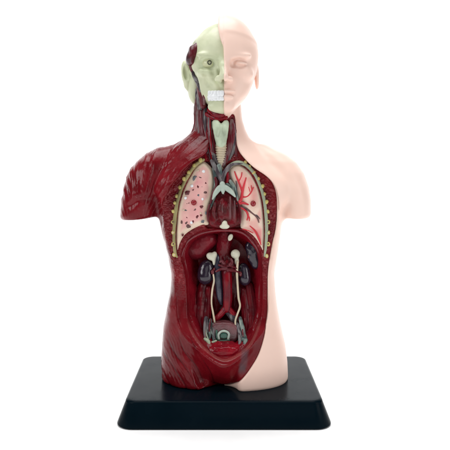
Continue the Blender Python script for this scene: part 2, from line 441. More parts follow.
def muscle_paint(v, n):
    px, py = proj(v); nz = fbm(v, 2.2, 2); n5 = fbm(v, 5, 4); n2 = fbm(v, 18, 3)
    c = np.tile(WINE, (len(v), 1)).astype(f32)
    t = np.clip(.3 + n5 * 1.1, 0, 1)[:, None]; c = c * (1 - .45 * t) + WINE_D * .45 * t
    def mix(m, col, a):
        nonlocal c
        w = np.clip(m * a, 0, 1)[:, None]; c = c * (1 - w) + col * w
    # grey fascia paint plus painted-in highlight streaks along neck and shoulder fibres
    th = np.arctan2(px - 134, 246 - py); s = (1 - np.abs(np.sin(th * 40 + nz * 4)))
    mix(sstep(.75, 1, s) * sstep(176, 160, px) * sstep(220, 212, py) * sstep(-.2, .2, n5), lin(160, 108, 110), .5)
    s = np.sin((px * .55 + py * .62) * .62 + nz * 4)
    mix(sstep(.2, .9, s) * sstep(172, 186, px) * sstep(160, 148, py) * (px < 214), lin(120, 82, 86), .32)
    # crease shade between the thigh muscles, painted into the colour
    u = (px - 162) * .9 - (py - 320) * .42
    s = np.abs(np.sin(u * .30 + nz * 3.2)); mix(sstep(.28, .05, s) * sstep(328, 350, py) * (px < 214) * (v[:, 1] > -.46), lin(44, 6, 12), .55)
    # inside of the belly is a little deeper
    ins = poly2(v[:, 0], v[:, 2], ppoly(C_IN, ycut_py)) < -.02
    mix(ins * 1.0, lin(110, 10, 24), .6)
    # highlight along the pelvic rim, painted in as a paler line
    dcin = np.abs(poly2(v[:, 0], v[:, 2], ppoly(C_IN, ycut_py)))
    mix(sstep(.014, .004, dcin) * sstep(316, 330, py) * (v[:, 1] < ycut_z(v[:, 2]) + .04), lin(176, 110, 104), .25)
    # light stipple on the cut face
    b = band_mask(v); mix(b * sstep(.14, .30, fbm(v, 46, 1)), lin(170, 86, 88), .4)
    # grey tendon painted on the belly flap
    mix(sstep(240, 243, px + n2 * 2 + (py - 350) * .12) * sstep(250, 247, px + n2 * 2 + (py - 350) * .12) * sstep(346, 353, py) * sstep(377, 368, py) * (n[:, 1] < -.1) * (v[:, 1] < -.3), lin(92, 74, 80), .65 + .5 * n2)
    return c

half = smax(T, reg, .012)
muscle = body('muscle_half', g, half, M_muscle, ROOT, muscle_disp, muscle_paint, lambda v: band_mask(v) * .8)
skinT = smax(T - .012, -reg, .014)
# navel-side softness comes from the loft; body skin is one shell with the head below
skin_body_field = skinT

# ------------------------------------------------------------------ head
gh = Grid((-.62, -.66, 2.70), (.56, .62, 4.26), .009)
HX = P(223.5, 0)[0]
def head_field(gg, inset, cran):
    c = P(223.8, 53, 0)
    d = ell(gg, (HX + cran[3], .06, cran[4]), (cran[0], cran[1], cran[2]))
    fr = [(40, 31.5, -.34), (50, 33, -.385), (58, 33, -.40), (66, 32.5, -.385), (74, 31.3, -.40), (82, 29.5, -.41), (90, 27, -.42), (97, 23.5, -.425), (104, 17.5, -.42), (109, 12.5, -.40), (114, 8, -.35), (120, 5, -.28)]
    a = np.array(fr); ys = -.15
    z = np.array([P(0, p, ys)[2] for p in a[:, 0]]); kx = (CAMY + ys + .05) / F
    hw = a[:, 1] * kx - inset
    face = loft(gg, z, HX - hw, HX + hw, a[:, 2] + inset * 2.4, np.interp(a[:, 0], [40, 90, 120], [.25, .12, -.05]), 2.25, .05)
    face = smax(face, gg.z - P(0, 40, ys)[2], .15)
    face = smax(face, P(0, 113, -.36)[2] - gg.z - .22 * (gg.y + .36), .05)
    return smin(d, face, .10)

skinH = head_field(gh, 0, (.382, .50, .47, 0, 3.655))
def sym(gx, fn):  # only the skin side is needed
    return fn
def PT(px, py, y): return P(px, py, y)
e = skinH
e = smin(e, ell(gh, PT(239, 56.5, -.35), (.13, .058, .034), ('y', -4)), .04)          # brow
e = smin(e, ell(gh, PT(244, 74, -.30), (.10, .08, .07)), .06)                           # cheek bone
e = smax(e, -ell(gh, PT(239.5, 63, -.415), (.09, .075, .055), ('y', 4)), .04)
e = smax(e, -ell(gh, PT(233, 63.5, -.42), (.035, .06, .04)), .03)          # socket
e = smin(e, ell(gh, PT(240, 63.5, -.325), (.075, .062, .047)), .012)                    # closed lids over the ball
e = smax(e, -cap(gh, PT(233.5, 64.8, -.385), PT(246.5, 65.2, -.345), .012, .010), .005)    # lid slit
e = smax(e, -chain(gh, [PT(233.5, 61.0, -.372), PT(239, 59.4, -.382), PT(247, 61.4, -.345)], [.012, .014, .010]), .008)     # lid crease
e = smin(e, chain(gh, [PT(223.5, 56, -.37), PT(223.5, 66, -.435), PT(223.5, 77, -.515)], [.045, .040, .048], .02), .045)   # nose
e = smin(e, ell(gh, PT(229, 79.3, -.45), (.045, .055, .034)), .02)                      # wing
e = smax(e, -ell(gh, PT(227.8, 82.2, -.475), (.020, .03, .012)), .01)                   # nostril
e = smin(e, ell(gh, PT(223.5, 91.3, -.425), (.125, .045, .026)), .02)                   # upper lip
e = smin(e, ell(gh, PT(223.5, 96.8, -.425), (.105, .05, .030)), .02)                    # lower lip
e = smax(e, -cap(gh, PT(223.5, 94.0, -.475), PT(235, 94.6, -.40), .008, .006), .010)    # mouth line
e = smax(e, -ell(gh, PT(223.5, 101.5, -.46), (.10, .04, .018)), .03)                    # hollow under the lip
e = smin(e, ell(gh, PT(223.5, 107, -.375), (.10, .06, .06)), .10)                      # chin
e = smax(e, -cap(gh, PT(223.5, 84, -.47), PT(223.5, 89, -.47), .012, .012), .015)
# hair-cap step of the skin mould: faint ridge above the forehead
ridge = gh.z - (P(0, 33.5, -.33)[2] - .35 * (gh.x - HX) ** 2 - .10 * (gh.y + .33))
e = e - .008 * sstep(-.03, .03, ridge)
# ear
ear = ell(gh, PT(257.0, 77, .08), (.030, .10, .15), ('x', 8))
ear = smax(ear, -ell(gh, PT(259, 75, .05), (.022, .055, .085)), .02)
e = smin(e, ear, .02)
gb = gh
skin_half_head = smax(e, (MID + .0) - gh.x, .006)
# rounded shell edge that stands over the skull on the crown
shell = smax(skinH, -(skinH + .05), .01)
shell = smax(shell, (HX - .060 * sstep(P(0, 60, -.4)[2], P(0, 24, -.3)[2], gh.z)) - gh.x, .02); shell = smax(shell, gh.x - (HX + .05), .02)
shell = smax(shell, P(0, 58, -.38)[2] - gh.z, .06)
shell = smax(shell, -gh.y - .42, .04)
skin_half_head = smin(skin_half_head, shell, .012)

# join skin head and skin trunk on one lattice
gs = Grid((-.16, -.66, -.02), (1.06, .62, 4.26), .0105)
from_grid = lambda G, fld: (G, np.ascontiguousarray(np.broadcast_to(fld, G.n), f32))
def resample(G, fld, H):
    fld = np.ascontiguousarray(np.broadcast_to(fld, G.n), f32)
    out = fld
    for ax, c in enumerate((H.x.ravel(), H.y.ravel(), H.z.ravel())):
        t = (c - G.lo[ax]) / G.h; n = fld.shape[ax] if ax == 0 else out.shape[ax]
        t0 = np.clip(t, 0, n - 1.001); i = t0.astype(int); fr = (t0 - i).astype(f32)
        sh = [1, 1, 1]; sh[ax] = -1; fr = fr.reshape(sh)
        over = (np.abs(t - t0) * G.h).astype(f32).reshape(sh)
        out = np.take(out, i, ax) * (1 - fr) + np.take(out, i + 1, ax) * fr + over
    return out
A = resample(g, skinT, gs); B = resample(gh, skin_half_head, gs)
# trunk neck keeps to the skin side up to the jaw
allskin = smin(A, B, .035)
skin = body('skin_half', gs, allskin, M_skin, ROOT, it=3)

# skull half -----------------------------------------------------------
k = head_field(gh, .012, (.372, .455, .415, 0, 3.62))
k = smin(k, ell(gh, PT(208, 56, -.335), (.13, .055, .038), ('y', 8)), .04)              # brow ridge
k = smax(k, -ell(gh, PT(208.5, 64, -.44), (.115, .085, .075)), .04)                     # orbit
k = smin(k, ell(gh, PT(207.5, 73.5, -.33), (.12, .07, .04), ('y', 12)), .035)           # cheek bone
k = smin(k, cap(gh, PT(200, 73, -.27), PT(191, 72, .0), .035, .03), .03)                # zygomatic arch
k = smin(k, chain(gh, [PT(223.5, 57, -.36), PT(223.2, 66, -.43), PT(223.2, 76, -.495)], [.045, .036, .042], .02), .035)
k = smin(k, ell(gh, PT(218.5, 79, -.44), (.045, .055, .035)), .02)
k = smax(k, -ell(gh, PT(219.5, 82.4, -.47), (.022, .03, .014)), .012)
k = smax(k, -ell(gh, PT(203.5, 84, -.40), (.07, .08, .07)), .05)                        # hollow under the cheek bone
k = smax(k, -ell(gh, PT(191, 96, -.12), (.13, .24, .28)), .03)                          # room for the chewing muscle
k = smax(k, -ell(gh, PT(189, 51, -.16), (.10, .16, .15)), .02)                          # temple hollow
k = smin(k, ell(gh, PT(218, 107, -.37), (.11, .055, .06)), .10)
k = smin(k, ell(gh, PT(196, 86, .14), (.10, .22, .22)), .04)
k = smax(k, gh.x - (MID + .03), .010)
def skull_disp(v):
    px, py = proj(v); nz = fbm(v, 8, 3); h = .004 * nz
    m = sstep(66, 72, py) * sstep(94, 88, py) * sstep(200, 206, px) * (v[:, 1] < -.2)
    h += m * .006 * np.sin((px * .8 - py * .35) * .9 + nz * 3)
    m = sstep(60, 40, py) * 1.0
    h += m * .006 * np.clip(fbm(v, 5, 2), -.3, .3)
    r = np.hypot((px - 208.5) / 12, (py - 63.5) / 8)
    h += .006 * np.exp(-((r - 1) / .12) ** 2) + .005 * np.exp(-((r - .72) / .1) ** 2)
    return h
def skull_paint(v, n):
    nz = fbm(v, 6, 4); t = np.clip(.5 + nz, 0, 1)[:, None]
    return (lin(210, 212, 182) * (1 - t) + lin(188, 196, 160) * t).astype(f32)
skull = body('skull_half', gh, k, M_skull, ROOT, skull_disp, skull_paint, it=2)
eye = ell_mesh('eye', PT(208.7, 63.6, -.322), (.072, .06, .058), mat('eyeball_paint', lin(202, 204, 166), rough=.25, noise=.05), skull)
ring = []
cx, cyy, cz = PT(209.5, 62.4, -.386)
tube('iris_ring', [(cx + .019 * math.cos(a), cyy + .004 * abs(math.sin(a)), cz + .021 * math.sin(a)) for a in np.linspace(0, 2 * math.pi, 13)], [.0055] * 13, M_black, eye, 8, 3)
# teeth: single rounded crowns in two rows along the jaw
for row, (py0, hgt) in enumerate(((93.4, .034), (98.4, .026))):
    for i in range(5):
        px = 222 - i * 3.1
        yy = -.437 + .0042 * i * i + (.008 if row else 0)
        ell_mesh('tooth', PT(px, py0 + .12 * i, yy), (.0232 - .0008 * i, .030, hgt), M_white, skull, segs=18, box=.5)
gum = tube('gum', [PT(219.3, 96, -.42), PT(215, 96.4, -.412), PT(210.2, 97, -.382)], [.044, .045, .034], M_white, skull, 16, 8, flat=.7)
# gum band keeps the teeth in the jaw
# skull ear
ge = Grid((-.62, -.14, 3.0), (-.28, .30, 3.66), .008)
er = ell(ge, PT(187, 74.5, .06), (.066, .10, .165), ('y', -8))
er = smax(er, -ell(ge, PT(185.8, 73, -.03), (.030, .05, .085), ('y', -10)), .02)
er = smin(er, ell(ge, PT(190.5, 79, .0), (.02, .03, .04)), .02)
er = smin(er, cap(ge, PT(188.5, 86, .06), PT(194.5, 92.5, .10), .05, .06), .03)
body('ear', ge, er, M_skull, skull, lambda v: .004 * fbm(v, 10, 2), skull_paint)

# temple and chewing muscles
gt = Grid((-.52, -.42, 2.95), (-.12, .16, 4.0), .008)
tm = ell(gt, PT(193.8, 55, -.14), (.080, .16, .135), ('y', 20))
def stri(fx, amp): return lambda v: amp * np.sin(v[:, 0] * fx + v[:, 2] * fx * .15 + 3 * fbm(v, 6, 2)) + .006 * fbm(v, 12, 2)
def red_paint(a, b2, sc_=9):
    def f(v, n):
        t = np.clip(.5 + 1.3 * fbm(v * np.array([1, 1, .35]), sc_, 3), 0, 1)[:, None]; return (a * (1 - t) + b2 * t).astype(f32)
    return f
body('temple_muscle', gt, tm, M_muscle, skull, stri(80, .005), red_paint(lin(96, 24, 34), lin(70, 46, 50), 12), lambda v: np.zeros(len(v)))
for a_, b_, c_, r0, r1, mt in (((189.5, 60, -.11), (191, 66, -.13), (193, 73, -.16), .026, .020, M_dark), ((192.5, 70, -.15), (194, 76, -.18), (199, 82, -.22), .020, .026, M_slate),
                              ((194.5, 77, -.15), (198.5, 84, -.21), (201.5, 91, -.24), .026, .034, M_slate),
                              ((200, 80, -.22), (203.5, 87, -.27), (205, 97, -.27), .028, .030, M_strand),
                              ((198, 84, -.17), (200.5, 92, -.22), (203, 106, -.22), .034, .040, M_dark),
                              ((197, 90, -.12), (198, 97, -.16), (200, 108, -.16), .030, .034, M_slate),
                              ((202.5, 86, -.25), (204.4, 93, -.275), (204, 104, -.25), .018, .02, M_strand)):
    tube('chewing_muscle', [P(*a_), P(*b_), P(*c_)], [r0 * .7, r0, r1 * .8], mt, skull, 14, 8, wob=.15)

# ------------------------------------------------------------------ throat
gl = Grid((-.24, -.40, 2.42), (.10, .05, 3.02), .007)
def L_(px, py, y): return P(px, py, y)
th = poly2(gl.x[:, 0, :], gl.z[:, 0, :], ppoly([(212.3, 123), (214, 120.3), (218, 120.2), (221.2, 123.2), (224.5, 120.2), (227.5, 120.3), (229, 124), (228, 133), (227, 140), (225.3, 145.5), (221, 148), (216.5, 145.5), (214.8, 139), (213.3, 131)], -.24, 4))[:, None, :]
yf = -.265 - .035 * np.exp(-((gl.x - P(221, 0, -.24)[0]) / .05) ** 2)
th = smax(th, np.abs(gl.y - (yf + .10)) - .10, .03)
th = smax(th, -ell(gl, P(217.3, 131, -.30), (.030, .035, .075), ('y', 8)), .02)
th = smax(th, -ell(gl, P(225, 131, -.30), (.028, .035, .07), ('y', -8)), .02)
th = smin(th, ell(gl, P(221, 143, -.245), (.05, .05, .03)), .02)
body('thyroid_cartilage', gl, th, M_skull, ROOT, lambda v: .009 * fbm(v, 14, 3), lambda v, n: (lin(188, 202, 176) * np.ones((len(v), 1)) * (1 + .4 * fbm(v, 12, 3)[:, None])).astype(f32))
wp = tube('windpipe', [P(221, 145, -.22), P(221, 155, -.23), P(220.8, 168, -.24)], [.062, .05, .030], M_cream, ROOT, 18, 8)
for i in range(7):
    py = 147.8 + i * 2.4; w = np.interp(py, [145, 155, 168], [.062, .05, .030]) + .001; c0 = P(221, py, np.interp(py, [145, 155, 168], [-.22, -.23, -.24]))
    tube('cartilage_ring', [(c0[0] + w * math.sin(a), c0[1] - w * math.cos(a), c0[2]) for a in np.linspace(-1.3, 1.3, 7)], [.0075] * 7, M_cream, wp, 8, 3)

# long strands of the neck
NK = [
 (M_strand, .040, [(198, 97, -.04), (197.6, 112, -.06), (198.6, 126, -.08), (203, 142, -.16), (209, 158, -.22)]),
 (M_dark, .042, [(202, 104, -.13), (201.6, 116, -.13), (203, 130, -.14), (207, 146, -.19), (212, 162, -.24)]),
 (M_slate, .030, [(205.5, 109, -.18), (206, 120, -.18), (207.5, 134, -.18), (210, 150, -.21), (213.5, 163, -.25)]),
 (M_strand, .034, [(208.5, 112, -.19), (210, 124, -.20), (211, 138, -.20), (213.5, 152, -.22), (217.5, 165, -.26)]),
 (M_red, .022, [(209, 118, -.20), (212, 132, -.21), (214, 146, -.22), (218, 161, -.25)]),
 (M_slate, .028, [(212, 150, -.23), (214, 157, -.25), (217, 163, -.26), (220, 168, -.27)]),
 (M_strand, .034, [(231.5, 121, -.17), (231.5, 133, -.19), (230, 146, -.22), (226.5, 157, -.25), (222.5, 166, -.27)]),
 (M_slate, .026, [(233, 124, -.15), (233.6, 138, -.18), (232.6, 150, -.22), (229, 160, -.25)]),
 (M_red, .024, [(229.5, 126, -.19), (228.6, 140, -.21), (226, 152, -.23), (223, 162, -.25)]),
 (M_dark, .030, [(232.8, 119, -.12), (233.6, 134, -.15), (235, 148, -.20), (236.5, 158, -.23)]),
 (M_strand, .024, [(197, 116, .0), (195.5, 126, .0), (192.5, 136, -.06), (188, 147, -.16)]),
 (M_strand, .020, [(198.5, 122, -.06), (197.5, 133, -.10), (195, 145, -.18), (194, 155, -.25)]),
 (M_red, .026, [(200.5, 126, -.10), (201, 138, -.15), (203, 150, -.21), (206, 159, -.25)]),
]
for mt, r, pts in NK:
    n = len(pts); r *= 1.12; rs = [r * (.6 if i in (0, n - 1) else 1.0) for i in range(n)]
    tube('neck_muscle', [P(p[0], p[1], p[2] + .022) for p in pts], rs, M_muscle, muscle, 40, 10, wob=.22, groove=.07, paint=strand_paint(*SP[mt]))
for j_ in range(16):   # thin sinews between the big strands
    t0 = rng.uniform(0, 1); x0 = 198 + 13 * t0; x1 = x0 + 6 + 6 * t0 + rng.uniform(-3, 3); x1 = min(x1, 212); y0 = rng.uniform(106, 118); y1 = rng.uniform(146, 164)
    d0 = -.09 - .13 * t0
    tube('neck_sinew', [P(x0, y0, d0), P(x0 * .7 + x1 * .3 - 1, y0 * .6 + y1 * .4, d0 - .02), P(x1, y1, d0 - .10)], [.006, .011, .006], M_muscle, muscle, 10, 8, wob=.3, paint=strand_paint(*SP[[M_slate, M_strand, M_red][j_ % 3]]))
for pts, r in (([(209.5, 110, -.22), (214, 113.5, -.25), (219, 115, -.28), (223.5, 114, -.29)], .035), ([(207, 114, -.19), (213, 117.5, -.22), (219, 118.5, -.24), (226, 117.8, -.24)], .03),
               ([(213, 109.5, -.26), (218, 112.5, -.29), (222.8, 112.5, -.30)], .026)):
    tube('throat_muscle', [P(*p) for p in pts], [r * .8] + [r] * (len(pts) - 2) + [r * .8], M_muscle, muscle, 30, 9, wob=.2, groove=.07, paint=strand_paint(*SP[M_dark if r < .03 else M_red]))

# ------------------------------------------------------------------ lungs
def lung(pts, paint, label):
    s = np.array(pts); x0 = P(s[:, 0].min(), 0, -.26)[0] - .05; x1 = P(s[:, 0].max(), 0, -.26)[0] + .05
    z0 = P(0, s[:, 1].max(), -.26)[2] - .05; z1 = P(0, s[:, 1].min(), -.26)[2] + .05
    gg = Grid((x0, -.36, z0), (x1, -.12, z1), .0075)
    d = poly2(gg.x[:, 0, :], gg.z[:, 0, :], ppoly(pts, -.26))[:, None, :]
    front = -.272 - .030 * sstep(0, .12, -d) + .022 * sstep(.03, .0, -d)
    fld = smax(smax(d, front - gg.y, .02), gg.y + .17, .02)
    o = body('lung', gg, fld, M_lung, ROOT, lambda v: .003 * fbm(v, 16, 2), paint); o['label'] = label
    return o
CREAM = lin(228, 206, 184)
def lp_left(v, n):
    d = -poly2(v[:, 0], v[:, 2], ppoly(L_LUNG, -.26)); nz = fbm(v, 9, 3)
    t = sstep(.035, .085, d + .05 * nz)[:, None]; u = np.clip(.5 + nz, 0, 1)[:, None]
    return (CREAM * (1 - t) + t * (lin(222, 158, 158) * (1 - u) + lin(228, 182, 172) * u)).astype(f32)
def lp_right(v, n):
    d = -poly2(v[:, 0], v[:, 2], ppoly(R_LUNG, -.26)); nz = fbm(v, 6, 3); px, py = proj(v)
    m = np.maximum(sstep(.0, .14, fbm(v + 3, 4.2, 2)) * .55, sstep(224, 232, py) * sstep(.02, .05, d) * .9)
    m = np.maximum(m, np.exp(-(((px - 243) / 5) ** 2 + ((py - 183) / 11) ** 2)) * .85)
    m = np.maximum(m, np.exp(-(((px - 254) / 5) ** 2 + ((py - 196) / 10) ** 2)) * .7)
    t = (m * sstep(.015, .05, d))[:, None]
    return (lin(232, 208, 190) * (1 - t) + lin(222, 136, 134) * t).astype(f32)
lungL = lung(L_LUNG, lp_left, 'pink lung dotted with small grey and red nodules')
lungR = lung(R_LUNG, lp_right, 'pale lung with red branching vessels')
LY = -.305
spots = [(194.3, 178, 1.3, 2.6, 25), (200.5, 178, 2.3, 1.6, 20), (198, 186, 2.0, 3.2, -10), (187, 193, 2.4, 2.0, 30), (198.6, 195, 1.8, 1.8, 0), (205, 192.5, 1.8, 1.8, 40), (188, 203.5, 1.5, 1.3, 0),
         (201, 206.5, 2.2, 1.7, -35), (187, 210, 2.4, 1.7, -15), (194, 209.8, 2.0, 1.5, 10), (187, 217.3, 2.0, 1.7, 30), (197, 216.5, 1.7, 2.4, 30), (202.5, 221.7, 1.6, 1.4, 0), (188.3, 226, 2.4, 1.8, 35), (205.5, 183, 1.2, 1.2, 0), (193, 190, 1.0, 1.0, 0), (206, 213, 1.2, 1.6, 0), (181.5, 222, 1.1, 1.6, 0), (182.5, 235, 1.0, 1.3, 0)]
for _ in range(16):
    px, py = rng.uniform(181, 209), rng.uniform(174, 228)
    q_ = P(px, py, -.26)
    if poly2(np.array([q_[0]]), np.array([q_[2]]), ppoly(L_LUNG, -.26))[0] < -.05 and all(math.hypot(px - a[0], py - a[1]) > 3.6 for a in spots) and math.hypot(px - 193.8, py - 202.6) > 5:
        spots.append((px, py, rng.uniform(.8, 1.8), rng.uniform(.8, 1.9), rng.uniform(-60, 60)))
for i, (px, py, a, b, r) in enumerate(spots):
    m = [M_nodule, M_slate, M_dark, M_dark][(i * 7 + 1) % 4]
    ell_mesh('nodule', P(px, py, LY + .012), (a * .0105, .010, b * .0105), m, lungL, ('y', r), rough=.7, segs=14)
    if i % 3 == 0: ell_mesh('nodule', P(px + a * .6, py - b * .5, LY + .010), (a * .006, .010, b * .008), m, lungL, ('y', r + 60), rough=.7, segs=12)
for px, py, a in [(203.5, 171.5, 1.8), (192, 186, 1.6), (185.5, 198, 1.6), (202.5, 199, 1.5), (191.5, 222.5, 1.6), (200.5, 213, 1.0), (183.5, 210, 1.1), (198, 170.5, 1.0)]:
    ell_mesh('pale_nodule', P(px, py, LY + .010), (a * .0105, .010, a * .0105), M_cream if a < 1.5 else M_white, lungL, rough=.15, segs=14)
ell_mesh('tumour', P(193.8, 202.6, LY), (.031, .028, .031), M_red, lungL, segs=24)
ell_mesh('tumour', P(253.2, 203.6, LY), (.030, .028, .032), M_red, lungR, segs=24)
VES = [  # right lung vessels
 (M_bright, [(237.5, 203), (241, 199.5), (242.5, 191), (244.5, 183), (246, 178)], [1.6, 1.7, 1.3, 1.0, .7]),
 (M_bright, [(242.3, 192), (239.5, 184), (236.5, 177), (234.5, 171.5)], [1.0, .9, .8, .5]),
 (M_bright, [(238.5, 182), (241, 177), (242, 172.5)], [.7, .7, .5]),
 (M_bright, [(242, 197), (247, 196.5), (250.5, 193), (253.5, 187.5)], [1.0, .9, .9, .6]),
 (M_bright, [(250, 193.3), (249.5, 190), (248.5, 187)], [.7, .6, .4]),
 (M_bright, [(252, 190.5), (251.6, 188), (251.4, 185.5)], [.6, .5, .4]),
 (M_bright, [(238, 203.5), (243, 203), (248, 204.5)], [1.7, 1.4, .9]),
 (M_bright, [(240, 207), (246, 211), (248, 216), (247, 220)], [1.0, 1.0, 1.0, .6]),
 (M_bright, [(247.6, 215), (249.5, 218), (249.3, 221)], [.7, .7, .4]),
 (M_nodule, [(240.5, 206.5), (246, 208.5), (252, 213), (257, 217.5), (259, 222.5)], [.9, .9, .9, .8, .4]),
 (M_slate, [(253.5, 214.5), (257, 215.5), (260, 219)], [.6, .5, .3]),
 (M_slate, [(236.3, 199), (236.5, 192), (236.8, 186), (236, 181)], [.9, .8, .7, .4]),
 (M_bright, [(243, 229), (248, 230.5), (253, 233)], [.6, .6, .4]),
 (M_bright, [(250, 226), (255, 231), (259, 239), (261, 245)], [.5, .9, 1.1, .5]),
]
for mt, pts, rs in VES:
    tube('lung_vessel', [P(a, b, LY + .008 + .004 * (i == 0)) for i, (a, b) in enumerate(pts)], [r * .0105 for r in rs], mt, lungR, 10, 6, wob=.2)

# pleura strips and rib ends
tube('pleura', [P(a, b, -.278) for a, b in [(203.5, 159.8), (196, 164.5), (189.5, 173), (183.5, 184), (179, 196), (176.2, 208), (174.4, 224), (174, 240), (175, 252), (177, 257)]], [.016, .02, .022, .022, .02, .02, .02, .018, .016, .01], M_bandl, ROOT, 10, 6, wob=.35)
tube('pleura', [P(a, b, -.278) for a, b in [(214, 168), (215.5, 176), (215.6, 186), (213.5, 198), (211, 206)]], [.022, .026, .022, .022, .016], M_teal, ROOT, 10, 6, wob=.2)
tube('pleura', [P(a, b, -.285) for a, b in [(226, 171), (230.5, 165.5), (238, 162.6), (246, 165), (253.5, 172.5), (259, 183), (263.3, 196), (265.6, 211), (266.6, 228), (266, 244), (264.5, 256)]], [.022, .024, .024, .022, .018, .018, .018, .018, .018, .016, .010], M_pleura, ROOT, 10, 6, wob=.15)
ribsL = [(200.5, 160.4), (194.3, 165.5), (189, 172.5), (184.2, 179), (180, 187.5), (176.6, 196), (174.8, 203), (173.4, 211.5), (172.8, 222), (173, 232.5), (173.3, 244), (174.2, 254.8)]
ribsR = [(245.3, 162.2), (249.5, 166.6), (253.8, 172.6), (258.3, 178.8), (262.3, 186.2), (264.4, 194), (266.3, 202), (267.6, 211.5), (268.3, 222), (268.4, 232.5), (268.2, 244), (266.6, 256)]
for j, pts in enumerate((ribsL, ribsR)):
    for i, (a, b) in enumerate(pts):
        s = rng.uniform(.85, 1.15)
        o = ell_mesh('rib_end', P(a, b, -.282), (.021 * s, .024, .024 * s), M_rib, ROOT, ('y', rng.uniform(-30, 30)), rough=.35, segs=16)
        if i >= 8: ell_mesh('marrow', P(a, b, -.303), (.010, .008, .011), M_cream if i % 2 else M_nodule, o, segs=10)

# ------------------------------------------------------------------ heart and great vessels
ghh = Grid((-.22, -.42, 1.62), (.22, -.08, 2.24), .0075)
ho = poly2(ghh.x[:, 0, :], ghh.z[:, 0, :], ppoly([(212, 197), (217, 193), (222, 191), (228, 192.5), (234, 196), (238.5, 205), (240.3, 216), (238.6, 225), (231, 227.8), (216, 227.8), (209.3, 223), (209, 209)], -.28))[:, None, :]
fr = -.265 - .10 * sstep(0, .14, -ho)
hf = smax(smax(ho, fr - ghh.y, .02), ghh.y + .12, .03)
for pts, r in (([(230, 197), (230.4, 207), (231, 219)], .020), ([(234.5, 201), (235, 208), (235, 218)], .016), ([(215, 203), (213.5, 212), (216, 222)], .022), ([(222, 200), (220, 209), (222, 221)], .03)):
    hf = smin(hf, chain(ghh, [P(a, b, -.352) for a, b in pts], [r * .6, r * .75, r * .45]), .02)
def heart_paint(v, n):
    px, py = proj(v); nz = fbm(v, 14, 3)
    t = np.clip(.5 + 1.4 * nz, 0, 1)[:, None]; c = lin(108, 16, 28) * (1 - t) + lin(78, 34, 36) * t
    for x in (230.2, 234.6):
        w = (np.exp(-((px - x) / 1.1) ** 2) * sstep(195, 200, py) * sstep(221, 216, py) * .8)[:, None]; c = c * (1 - w) + lin(112, 84, 86) * w
    return c.astype(f32)
heart = body('heart', ghh, hf, M_muscle, ROOT, lambda v: .016 * fbm(v, 11, 3), heart_paint, lambda v: np.zeros(len(v)))
# inverted V of pale pulmonary vessels
for pts, r in (([(222.3, 185.5), (218.5, 189), (215, 194), (212.6, 199)], [2.2, 2.8, 2.2, .8]), ([(222.3, 185.5), (227, 188.5), (231.5, 192), (235, 196.5)], [2.2, 2.8, 2.4, .9]), ([(222.3, 184), (222.8, 189), (223, 193)], [2.8, 3.0, 1.2])):
    tube('pulmonary_vessel', [P(a, b, -.345) for a, b in pts], [q * .0108 for q in r], M_pulm, heart, 14, 6, wob=.1)
for mt, pts, r in ((M_slate, [(211.5, 161), (215, 167), (218.5, 173.5), (221.5, 181), (222, 186)], [1.7, 2.2, 2.4, 2.6, 2.2]),
                   (M_slate, [(242.5, 163.6), (232, 164.6), (226.5, 170), (222.8, 177), (221.8, 184)], [.7, 1.8, 2.4, 2.7, 2.2]),
                   (M_teal, [(219, 166), (220.5, 172), (221.5, 178)], [2.4, 2.2, 1.5]),
                   (M_dark, [(215.5, 178), (216.6, 185), (213, 194), (210.6, 203)], [1.5, 1.7, 1.6, 1.0]),
                   (M_red, [(227.5, 173), (228, 178), (227, 182)], [1.6, 2.0, 1.3]),
                   (M_teal, [(230, 181), (233.4, 186), (236, 193), (237.5, 201)], [1.8, 2.0, 1.7, 1.2]),
                   (M_teal, [(227, 184.5), (231, 187.5), (234.6, 192)], [1.8, 2.0, 1.2]),
                   (M_dark, [(236, 198), (239, 206), (240.5, 215), (240, 223)], [1.2, 1.3, 1.3, .9]),
                   (M_dark, [(209.5, 205), (207.8, 213), (208, 221)], [1.2, 1.2, .9])):
    tube('great_vessel', [P(a, b, -.30) for a, b in pts], [q * .0108 for q in r], mt, heart, 14, 7, wob=.12)
gp = Grid((-.12, -.44, 1.62), (.10, -.22, 1.86), .006)
pd = smin(ell(gp, P(224.5, 226.5, -.34), (.055, .05, .028)), ell(gp, P(224.5, 222.8, -.335), (.03, .045, .03)), .02)
body('central_tendon', gp, pd, M_adrenal, ROOT, lambda v: .003 * fbm(v, 20, 2))

# ------------------------------------------------------------------ belly organs
def organ(name, parts, m, parent=ROOT, kk=.02, amp=.004, cut=(), label=None, paint=None, it=2):
    c = np.array([p[0] for p in parts]); R = np.array([max(p[1]) for p in parts])[:, None]
    gg = Grid((c - R).min(0) - .03, (c + R).max(0) + .03, .007)
    d = None
    for p in parts:
        e_ = ell(gg, *p); d = e_ if d is None else smin(d, e_, kk)
    for p in cut: d = smax(d, -ell(gg, *p), .02)
    o = body(name, gg, d, m, parent, (lambda v: amp * fbm(v, 12, 3)), paint, (lambda v: np.zeros(len(v))) if m is M_muscle else None, it)
    if label: o['label'] = label
    return o
